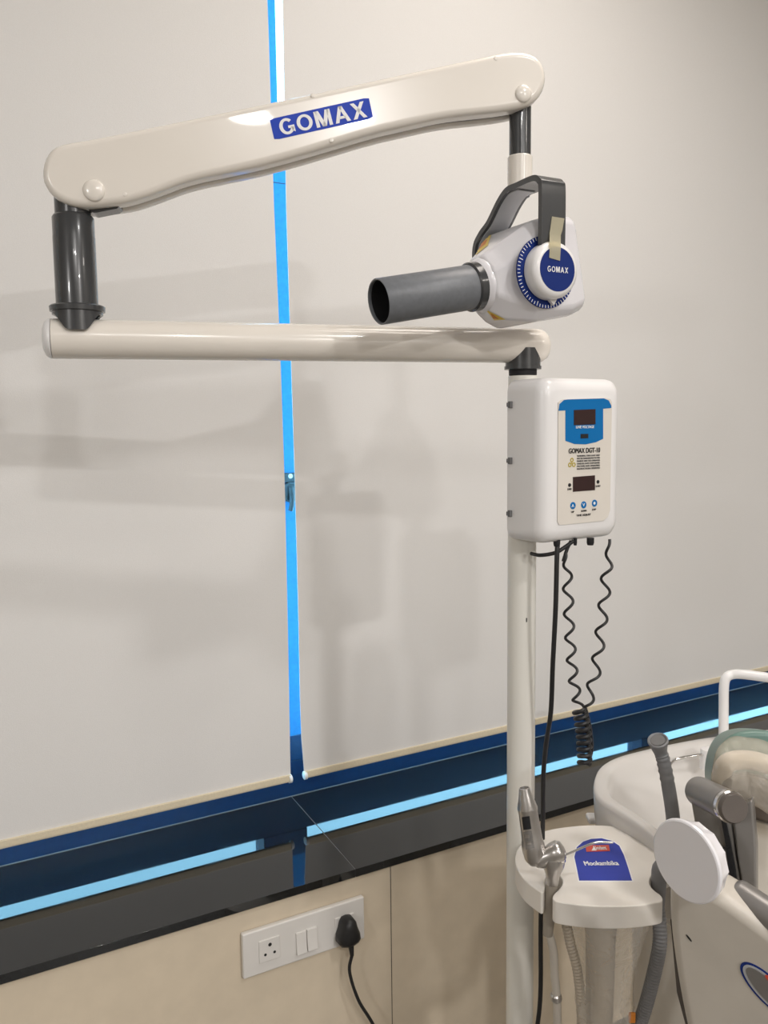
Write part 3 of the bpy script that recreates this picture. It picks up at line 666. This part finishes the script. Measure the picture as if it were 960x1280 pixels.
# raised rim line at the back
lab = [(724, 1100.5), (721, 1085), (718, 1071), (721, 1059), (729, 1052), (739, 1048.5), (752, 1047.8), (765, 1051), (774, 1057), (780, 1069), (785, 1084), (790, 1100.5)]
bm = bmesh.new(); prism(bm, [onZ(x, y, TZ + .0008) for x, y in lab], V((0, 0, -.001))); tl = link('tray_label', bm, M['tblue'], tray); tl['label'] = 'blue arched label with white lettering and red patch'
gx0 = sum(q[0] for q in lab) / len(lab); gy0 = sum(q[1] for q in lab) / len(lab)
bm = bmesh.new(); prism(bm, [onZ(gx0 + (x - gx0) * 1.05, gy0 + (y - gy0) * 1.05, TZ + .0004) for x, y in lab], V((0, 0, -.001))); link('label_border', bm, M['swhite'], tl)
bm = bmesh.new(); prism(bm, [onZ(x, y, TZ + .0014) for x, y in ((732, 1056.5), (761, 1056), (762.5, 1063.5), (733, 1064.5))], V((0, 0, -.001))); rp = link('red_patch', bm, M['red'], tl)
def ztxt(s, a, b, y2, m, par, bold, off):
    A = onZ(*a, TZ + off); B = onZ(*b, TZ + off); T_ = onZ((a[0] + b[0]) / 2, y2, TZ + off); xd = (B - A); wd = xd.length; xd.normalize(); yd = UP.cross(xd); ht = abs((T_ - (A + B) / 2).dot(yd)); 
    text(s, (A + B) / 2 + yd * ht / 2, xd, yd, wd, ht, m, par, bold=bold, thick=.0003)
ztxt('Mookambika', (731.5, 1082), (774, 1081.5), 1076.5, M['swhite'], tl, .016, .0012)
ztxt('Unident', (744, 1062.5), (759, 1062), 1057.5, M['swhite'], rp, .01, .0018)
bm = bmesh.new(); prism(bm, [onZ(x, y, TZ + .0018) for x, y in ((739.5, 1063), (745.5, 1063), (742.5, 1057.5))], V((0, 0, -.0003))); link('patch_mark', bm, M['swhite'], rp)
# post under tray
pc = onZ(752, 1085, TZ)
bm = bmesh.new(); lathe(bm, V((pc.x, pc.y, 0)), UP, [(0, .05), (.02, .05), (.03, .035), (.50, .020), (TZ - .12, .024), (TZ - .05, .030), (TZ - .034, .034)], 40); link('tray_post', bm, M['beige'], tray, smooth=50)
# clear plastic sleeve
bc = onZ(757, 1095, TZ)
bm = bmesh.new(); seg = 40; rings = []
for k, (dz, r) in enumerate(((.036, .072), (.06, .068), (.10, .058), (.15, .048), (.19, .044), (.22, .046), (.25, .040))):
    rings.append([V((bc.x, bc.y, TZ - dz)) + (V((math.cos(2 * PI * j / seg), math.sin(2 * PI * j / seg), 0))) * (r * (1 + .05 * math.sin(5 * 2 * PI * j / seg + k) + .03 * math.sin(9 * 2 * PI * j / seg))) for j in range(seg)])
loft(bm, rings, caps=False); sl = link('clear_sleeve', bm, M['bag'], tray, smooth=60)
bm = bmesh.new(); g = dep(790, 1272, 1.33); bbox(bm, g, (RT, FH, UP), (.011, .004, .018)); link('orange_clip', bm, M['orange'], tray, bevel=.002)
def ribbed(P, r, amp=.12, pitch=.006):
    D = spline(P, 30); L = [0]
    for a, b in zip(D, D[1:]): L.append(L[-1] + (b - a).length)
    n = int(L[-1] / (pitch / 4)); Q = []; j = 0
    for k in range(n + 1):
        s = L[-1] * k / n
        while j < len(L) - 2 and L[j + 1] < s: j += 1
        t = (s - L[j]) / max(1e-9, L[j + 1] - L[j]); Q.append(D[j].lerp(D[j + 1], min(1, t)))
    b_ = bmesh.new(); tube(b_, Q, lambda i: r * (1 + amp * math.sin(i * PI / 2)), 14); return b_
bm = ribbed([dep(706, 1145, 1.31), dep(713, 1180, 1.32), dep(722, 1215, 1.33), dep(727, 1275, 1.35), dep(722, 1340, 1.39)], .0072); link('corrugated_hose', bm, M['beige'], tray)

# ---- syringe in the left slot
sy = thing('air_water_syringe', onZ(692, 1108, TZ), 'silver dental syringe with a dark display and thin bent nozzle standing in the tray slot', 'dental syringe')
D1 = 1.30; KS = 1.275   # real distance and size of the syringe
def lathe_k(bm, p0, ax, prof, seg=32):
    lathe(bm, p0, ax, [(h * KS, r * KS) for h, r in prof], seg)
b0, b1 = dep(668, 1067, D1), dep(655.5, 985, D1 - .0)
dh = (b1 - b0); Lh = dh.length / KS; dh.normalize()
bm = bmesh.new(); lathe_k(bm, b0, dh, [(-.014, .003), (-.0125, .008), (-.006, .0125), (.004, .0140), (.012, .0138), (.018, .0125), (Lh - .030, .0116), (Lh - .026, .0123), (Lh - .024, .0123), (Lh - .010, .0085), (Lh, .0065), (Lh + .0005, .0052), (Lh - .006, .0045)], 40)
hd = link('handle', bm, M['steel'], sy, smooth=40)
hb = bvh_of(hd)
def hdec(nm, px, m, off): return link(nm, decal(px, hb, off, 8), m, hd)
hdec('display_window', [(652.5, 1021.5), (662, 1020), (664, 1036), (654.5, 1037.5)], M['inner'], .0006)
hdec('button_pad', [(654, 1040), (664.5, 1038.5), (668, 1060), (657.5, 1062)], M['satin'], .0005)
for x, y in ((659.5, 1045), (661.5, 1053)): hdec('key', [(x - 2.6, y - 2.2), (x + 2.6, y - 2.6), (x + 2.8, y + 2.2), (x - 2.4, y + 2.6)], M['steel'], .0012)
j0, j1 = dep(672, 1074, D1), dep(693, 1066, D1 - .005)
bm = bmesh.new(); dj = (j1 - j0); lj = dj.length / KS; lathe_k(bm, j0, dj, [(-.004, .009), (.004, .0125), (lj * .5, .0095), (lj - .002, .0125), (lj + .006, .0130), (lj + .011, .0100), (lj + .013, .004)], 32); link('elbow', bm, M['steel'], sy, smooth=50)
c0, c1 = dep(693, 1064, D1 - .002), dep(689.5, 1108, D1 + .003)
dcn = (c1 - c0); lc = dcn.length / KS
bm = bmesh.new(); lathe_k(bm, c0, dcn, [(-.004, .006), (0, .012), (.008, .0138), (.018, .0130), (.030, .0085), (lc - .004, .0080), (lc - .003, .0074)], 32); link('barrel', bm, M['steel'], sy, smooth=50)
n0, n1, n2 = dep(701, 1071, D1 - .01), dep(742, 1053.5, D1 - .012), dep(766, 1053, D1 - .010)
bm = bmesh.new(); tube(bm, spline([n0, n0.lerp(n1, .5), n0.lerp(n1, .88), n1 + (n2 - n1) * .25 + UP * .0006, n2], 8), .0018, 12); link('nozzle', bm, M['chrome'], sy, smooth=60)
bm = bmesh.new(); lathe_k(bm, dep(699, 1071, D1 - .008), (n1 - n0), [(0, .0085), (.003, .0088), (.005, .0075), (.007, .003)], 12); link('nozzle_nut', bm, M['chrome'], sy)
bm = bmesh.new(); lathe_k(bm, c0, dcn, [(lc - .006, .0076), (lc + .05, .0066), (lc + .062, .0060)], 24); link('hose_sleeve', bm, M['taupe'], sy)
c2 = c0 + dcn.normalized() * ((lc + .055) * KS)
bm = bmesh.new(); tube(bm, spline([c2, dep(692, 1190, 1.32), dep(693, 1215, 1.33), dep(696, 1248, 1.34), dep(697, 1290, 1.36), dep(700, 1360, 1.40)], 8), .0066, 14); hz = link('syringe_hose', bm, M['body'], sy)
bm = bmesh.new(); lathe_k(bm, dep(695, 1242, 1.338), V((0.05, 0, -1)), [(0, .0055), (.002, .0070), (.008, .0070), (.010, .0055)], 20); link('hose_clip', bm, M['steel'], sy)

# ---- suction handpieces at right of the tray
sh = thing('suction_handpiece', onZ(838, 1088, TZ), 'tall grey suction hose handpiece with flared tip leaning behind the knob', 'suction tube')
D2 = 1.29; K2 = 1.18
pts = spline([dep(848, 1100, D2 - .02), dep(844, 1060, D2), dep(841, 1020, D2), dep(835, 980, D2), dep(829, 950, D2), dep(825, 938, D2 - .001), dep(822.5, 926, D2 - .010)], 10)
n = len(pts)
def rs(i):
    t = i / (n - 1)
    if t > .93: return (.0112 + (t - .93) * .03) * K2
    if t > .80: return (.0084 + (t - .80) / .13 * .0028) * K2
    r = .0092 - .0008 * t
    if .50 < t < .76: r += .0006 * math.sin(i * 2.2)
    return r * K2
bm = bmesh.new(); tube(bm, pts, rs, 28); 
hs = link('handle_tube', bm, M['hose'], sh, smooth=50)
tip = pts[-1]; td = (pts[-1] - pts[-2]).normalized()
bm = bmesh.new(); lathe(bm, tip - td * .002, td, [(h * K2, r * K2) for h, r in ((-.004, .0085), (0, .0128), (.003, .0131), (.0042, .0118), (.003, .0100), (-.010, .0070), (-.012, .001))], 32); link('flared_tip', bm, M['hose'], sh, smooth=50)
bm = bmesh.new(); lathe(bm, tip - td * .001, td, [(0, .0100), (.0028, .0109)], 32); link('tip_opening_shade', bm, M['sgrey'], sh)  # dark disc paints in the shade of the hollow tip
s2 = thing('saliva_ejector', onZ(822, 1103, TZ), 'short grey rounded saliva ejector handpiece in the right tray notch with hose below', 'suction tube')
a0 = onZ(823, 1100, TZ)
bm = bmesh.new(); lathe(bm, a0 - UP * .05, V((.02, 0, 1)), [(0, .0100), (.05, .0118), (.064, .0118), (.073, .0102), (.079, .0068), (.081, .002)], 28); eh = link('handle_tube', bm, M['hose'], s2, smooth=50)
bm = bmesh.new(); lathe(bm, a0 + UP * .022 + RT * .004, V((.1, .1, 1)), [(0, .0032), (.004, .0030), (.0045, .001)], 16); link('lever', bm, M['chrome'], eh)
bm = ribbed([a0 - UP * .045, dep(825, 1175, 1.31), dep(818, 1215, 1.32), dep(803, 1270, 1.34), dep(780, 1330, 1.38)], .0108, .05, .005); link('hose', bm, M['hose'], s2)

# ================================================================ CUSPIDOR BASIN
BZ = .925
bas = thing('spittoon_basin', (1.33, 1.06, 0), 'large white spittoon basin below the window behind the tray', 'spittoon basin')
bp2 = [(741, 988), (741, 972), (748, 957), (766, 946), (800, 937), (850, 926), (900, 918), (950, 911), (1000, 907), (1060, 915), (1090, 940), (1080, 980), (1030, 1020), (960, 1050), (890, 1062), (845, 1053), (822, 1040), (799, 1024), (769, 1008), (750, 998)]
O = chaikin([onZ(x, y, BZ) for x, y in bp2], 2)
cc = onZ(870, 985, BZ)
def ring(s, z, slope=1.0, cz=cc):
    o = []
    for p in O:
        q = cz + (p - cz) * s
        fr = max(0, min(1, ((cc - p).dot(FH) + .06) / .22))      # front-left side dips
        o.append(V((q.x, q.y, z - .014 * fr * fr * slope)))
    return o
bm = bmesh.new()
loft(bm, [ring(.50, BZ - .20, 0), ring(.78, BZ - .18, .0), ring(.90, BZ - .145, 0), ring(.96, BZ - .10, .2), ring(.985, BZ - .045, .7), ring(.995, BZ - .010), ring(.985, BZ - .003), ring(.965, BZ), ring(.88, BZ - .001), ring(.84, BZ - .006, 1), ring(.80, BZ - .030, .9), ring(.74, BZ - .060, .7), ring(.62, BZ - .085, .4), ring(.46, BZ - .100, .2), ring(.26, BZ - .108, 0), ring(.08, BZ - .110, 0)])
link('bowl', bm, mat('basin_ceramic', (0.62, 0.60, 0.575), 0.25, scale=6, var=0.01, coat=0.3), bas, smooth=60)
bm = bmesh.new(); lathe(bm, V((cc.x, cc.y, 0)), UP, [(0, .12), (.04, .11), (.25, .10), (BZ - .19, .11)], 48); link('pedestal', bm, M['body'], bas)
bm = bmesh.new(); q = onZ(737, 1023, BZ - .10); bbox(bm, q + RT * .01, (RT, FH, UP), (.03, .03, .012)); link('hinge_tab', bm, M['plastic'], bas, bevel=.004)
# arched fill pipe
fb = onZ(904, 930, BZ - .002); Fd = (fb - CAM).dot(FW)
ft = dep(905, 858, Fd); 
bm = bmesh.new(); tube(bm, spline([fb - UP * .02, fb + UP * .02, fb.lerp(ft, .6), ft, dep(908, 847, Fd), dep(916, 843, Fd), dep(930, 843, Fd - .01), dep(960, 847, Fd - .03), dep(1000, 853, Fd - .07), dep(1030, 862, Fd - .10), dep(1038, 880, Fd - .11), dep(1039, 900, Fd - .11)], 8), .0100, 24)
link('fill_pipe', bm, M['plastic'], bas, smooth=60)
cf = onZ(885, 948, BZ - .008)
bm = bmesh.new(); lathe(bm, cf - UP * .02, UP, [(0, .016), (.036, .0155), (.040, .0145), (.041, .010)], 32); link('spout_base', bm, M['plastic'], bas)
Sd = (cf - CAM).dot(FW)
bm = bmesh.new(); tube(bm, spline([dep(884, 942, Sd), dep(874, 944, Sd - .01), dep(850, 948, Sd - .02), dep(842, 951, Sd - .02), dep(835, 959, Sd - .02), dep(833, 963, Sd - .02)], 8), .0036, 14); link('cup_spout', bm, M['chrome'], bas, smooth=60)

# ================================================================ DENTAL CHAIR (backrest edge, hinge, arm cover)
ch = thing('dental_chair', (0.95, 0.55, 0), 'cream and grey dental chair back wrapped in clear plastic at the right edge', 'dental chair')
ex = lambda pts, d, off: [dep(x, y, d) for x, y in pts]
# light arm cover with badge
DA = .92
ac = [(834, 1118), (836, 1108), (845, 1101), (856, 1100), (880, 1112), (905, 1124), (935, 1146), (970, 1172), (1010, 1205), (1060, 1260), (1080, 1330), (1060, 1420), (960, 1480), (900, 1440), (868, 1340), (850, 1260), (840, 1200), (835, 1160)]
NA = (-FH * .80 - RT * .60 - UP * .22).normalized(); PA = dep(880, 1190, 1.00)
P = chaikin([onP(x, y, PA, NA) for x, y in ac], 2)
bm = bmesh.new(); prism(bm, P, -NA * .05); arm_c = link('arm_cover', bm, M['body'], ch, bevel=.021, seg=6, alim=50, smooth=60)
bm = bmesh.new(); e0 = [onP(x, y, PA - NA * .02, NA) for x, y in ((838, 1150), (842, 1180), (856, 1235), (872, 1290), (900, 1400), (885, 1400), (862, 1300), (846, 1240))]
prism(bm, e0, -NA * .04); link('inner_side', bm, M['brown'], ch)
def el(cx, cy, ang, ra, rb, n, off, cdir=0):
    c_ = onP(cx, cy, PA + NA * off, NA); dx = (onP(cx + 10 * math.cos(ang), cy + 10 * math.sin(ang), PA + NA * off, NA) - c_).normalized(); dy = NA.cross(dx)
    return [c_ + dx * (ra * math.cos(2 * PI * k / n)) + dy * (rb * math.sin(2 * PI * k / n)) for k in range(n)]
bm = bmesh.new(); prism(bm, el(962, 1240, math.radians(47), .040, .019, 48, .0012), -NA * .002); bd = link('badge', bm, M['dblue'], arm_c)
bm = bmesh.new(); prism(bm, el(962.5, 1240.5, math.radians(47), .0372, .0165, 48, .0018), -NA * .001); b2 = link('badge_ring', bm, M['lightgrey'], bd)
bm = bmesh.new(); prism(bm, el(963, 1241, math.radians(47), .034, .0135, 48, .0024), -NA * .001); b3 = link('badge_face', bm, M['satin'], bd)
bm = bmesh.new(); prism(bm, el(966, 1228, math.radians(42), .010, .0035, 20, .0030), -NA * .001); link('badge_mark', bm, M['red'], bd)
bm = bmesh.new(); prism(bm, el(861, 1173, math.radians(52), .0050, .0011, 16, .0008), -NA * .001); link('cover_slot', bm, M['sblack'], arm_c)
# faceted knob
KC = dep(856, 1077, .955); kv = (KC - CAM).normalized(); kr = kv.cross(UP).normalized(); ku = kr.cross(kv)
KN = (-kv * .69 + (-kr * .87 - ku * .50) * .724).normalized()
kd, ka, kb = basis(KN)
bm = bmesh.new(); NS = 72; rings = []
for h, r, fac in ((-.024, .038, 0), (-.023, .041, 1), (-.012, .0445, 1), (-.004, .0470, 0), (-.001, .0462, 0), (0, .0445, 0)):
    rg = []
    for k in range(NS):
        a = 2 * PI * k / NS; u_ = (a / (2 * PI) * 12) % 1; rf = r * (1 - (.045 * (1 - (2 * abs(u_ - .5)) ** 2) if fac else 0))
        rg.append(KC + KN * h + (ka * math.cos(a) + kb * math.sin(a)) * rf)
    rings.append(rg)
loft(bm, rings); kn = link('release_knob', bm, M['head'], ch, smooth=28); kn['label'] = 'large round white knob with scalloped rim'
bm = bmesh.new(); lathe(bm, KC - KN * .022, -KN, [(0, .012), (.03, .012)], 24); link('knob_shaft', bm, M['satin'], ch)
# hinge: horizontal cylinder, end disc and bracket plate
H0, H1 = dep(874, 989, 1.10), dep(912, 1008, 1.02)
dh = (H1 - H0); lh = dh.length; dh.normalize()
bm = bmesh.new(); lathe(bm, H0, dh, [(-.004, .014), (-.002, .0185), (0, .0190), (lh - .006, .0190), (lh - .005, .0180), (lh - .001, .0180)], 40); hc = link('hinge_cylinder', bm, M['satin'], ch, smooth=40)
bm = bmesh.new(); lathe(bm, H0, dh, [(lh - .002, .0195), (lh + .004, .0195), (lh + .006, .0180)], 40); link('chrome_ring', bm, M['chrome'], hc)
bm = bmesh.new(); rings = []
for h, s in ((lh + .006, 1.0), (lh + .010, 1.0), (lh + .013, .9)):
    rg = []
    for k in range(48):
        a = 2 * PI * k / 48; r = .0180 * s
        _, a1, b1 = basis(dh); rg.append(H0 + dh * h + (a1 * math.cos(a) + b1 * math.sin(a)) * r)
    rings.append(rg)
loft(bm, rings); link('hinge_end_disc', bm, M['brown'], hc, smooth=40)
BN = (-FW * .8 - RT * .5).normalized(); PBk = dep(885, 1040, 1.075)
br = [(861, 990), (875, 985), (905, 1000), (915, 1030), (921, 1070), (930, 1118), (905, 1128), (880, 1085), (868, 1030)]
bm = bmesh.new(); prism(bm, [onP(x, y, PBk, BN) for x, y in br], -BN * .02); link('hinge_bracket', bm, M['satin'], ch, bevel=.004)
br = [(915, 1012), (940, 1000), (945, 1060), (945, 1120), (930, 1122), (921, 1070)]
bm = bmesh.new(); prism(bm, [onP(x, y, PBk + BN * .004, BN) for x, y in br], -BN * .02); link('bracket_cheek', bm, M['satin'], ch, bevel=.003)
br = [(900, 1018), (904.5, 1017), (912, 1050), (919, 1090), (923, 1122), (917, 1122), (910, 1080), (906, 1050)]
bm = bmesh.new(); prism(bm, [onP(x, y, PBk + BN * .006, BN) for x, y in br], -BN * .004); link('slot', bm, M['inner'], ch)
bm = bmesh.new(); tube(bm, [onP(898, 1064, PBk + BN * .006, BN), onP(912, 1058, PBk + BN * .006, BN)], .0016, 8); link('pin', bm, M['inner'], ch)
# backrest shell, cushion, wrap
DB = 1.10
NB = (-FW * .85 - RT * .20 + UP * .2).normalized(); PBb = dep(950, 1060, DB)
sh_ = [(928, 1010), (960, 1000), (1040, 990), (1200, 1040), (1230, 1200), (1200, 1320), (1040, 1330), (985, 1170), (950, 1135), (930, 1118)]
bm = bmesh.new(); prism(bm, chaikin([onP(x, y, PBb, NB) for x, y in sh_], 1), -NB * .04); link('backrest_shell', bm, M['body'], ch, bevel=.010, seg=4, alim=50)
# dark recessed plate
dk = [(902, 984), (905, 970), (935, 966), (957, 972), (1000, 1000), (1060, 1030), (1060, 1060), (1000, 1045), (960, 1030), (935, 1022)]
bm = bmesh.new(); prism(bm, [onP(x, y, PBb + NB * .01, NB) for x, y in dk], -NB * .03); link('pivot_plate', bm, M['brown'], ch, bevel=.005)
# cushion top
cu = [(893, 985), (892, 965), (897, 940), (908, 922), (925, 914), (945, 912), (975, 915), (1040, 935), (1150, 985), (1160, 1060), (1040, 1010), (960, 985), (930, 985), (905, 990)]
PCu = dep(930, 955, 1.17)
P = chaikin([onP(x, y, PCu, NB) for x, y in cu], 2)
bm = bmesh.new(); prism(bm, P, -NB * .10); cush = link('backrest_cushion', bm, M['teal'], ch, bevel=.022, seg=6, alim=50, smooth=60)
# cream edge roll of the cushion, under the wrap
bm = bmesh.new(); D3 = 1.12
tube(bm, spline([dep(903, 992, D3 + .02), dep(902, 968, D3 + .01), dep(911, 953, D3), dep(935, 950, D3), dep(965, 958, D3), dep(1010, 980, D3), dep(1080, 1018, D3)], 10), .0125, 24); link('cream_piping', bm, M['plastic'], ch, smooth=60)
# wrap: billowing thin sheet
bm = bmesh.new(); rows = []
top = spline([dep(893, 1000, 1.10), dep(889, 965, 1.095), dep(898, 935, 1.09), (dep(920, 920, 1.10)), dep(950, 925, 1.09), dep(985, 938, 1.08), dep(1060, 975, 1.06)], 10)
bot = spline([dep(896, 1004, 1.085), dep(905, 1002, 1.07), dep(916, 1000, 1.065), dep(930, 1004, 1.06), dep(950, 1012, 1.055), dep(985, 1032, 1.05), dep(1060, 1075, 1.04)], 10)
nr = 14
G = []
for i in range(len(top)):
    row = []
    for k in range(nr + 1):
        t = k / nr; p = top[i].lerp(bot[i], t) - FW * (.018 * math.sin(PI * t)) + FW * (.0022 * math.sin(i * .35 + k * .5)) + UP * (.001 * math.sin(i * .5 - k * .4))
        row.append(bm.verts.new(p))
    G.append(row)
for i in range(len(G) - 1):
    for k in range(nr): bm.faces.new((G[i][k], G[i + 1][k], G[i + 1][k + 1], G[i][k + 1]))
wr = link('plastic_wrap', bm, M['wrap'], ch, smooth=60)
md = wr.modifiers.new('solid', 'SOLIDIFY'); md.thickness = .0006
# grip bar lower right
g0, g1 = dep(921, 1116, .99), dep(975, 1152, .95)
bm = bmesh.new(); dg = (g1 - g0); lg = dg.length; lathe(bm, g0, dg, [(-.004, .013), (0, .0165), (.004, .0172), (lg + .10, .0172), (lg + .105, .015)], 32); link('grip_bar', bm, M['satin'], ch, smooth=50)
# seat column to the floor
bm = bmesh.new(); bb = V((1.02, 0.52, 0)); lathe(bm, bb, UP, [(0, .22), (.04, .22), (.06, .10), (.50, .09), (.55, .09)], 40); link('chair_base', bm, M['body'], ch)
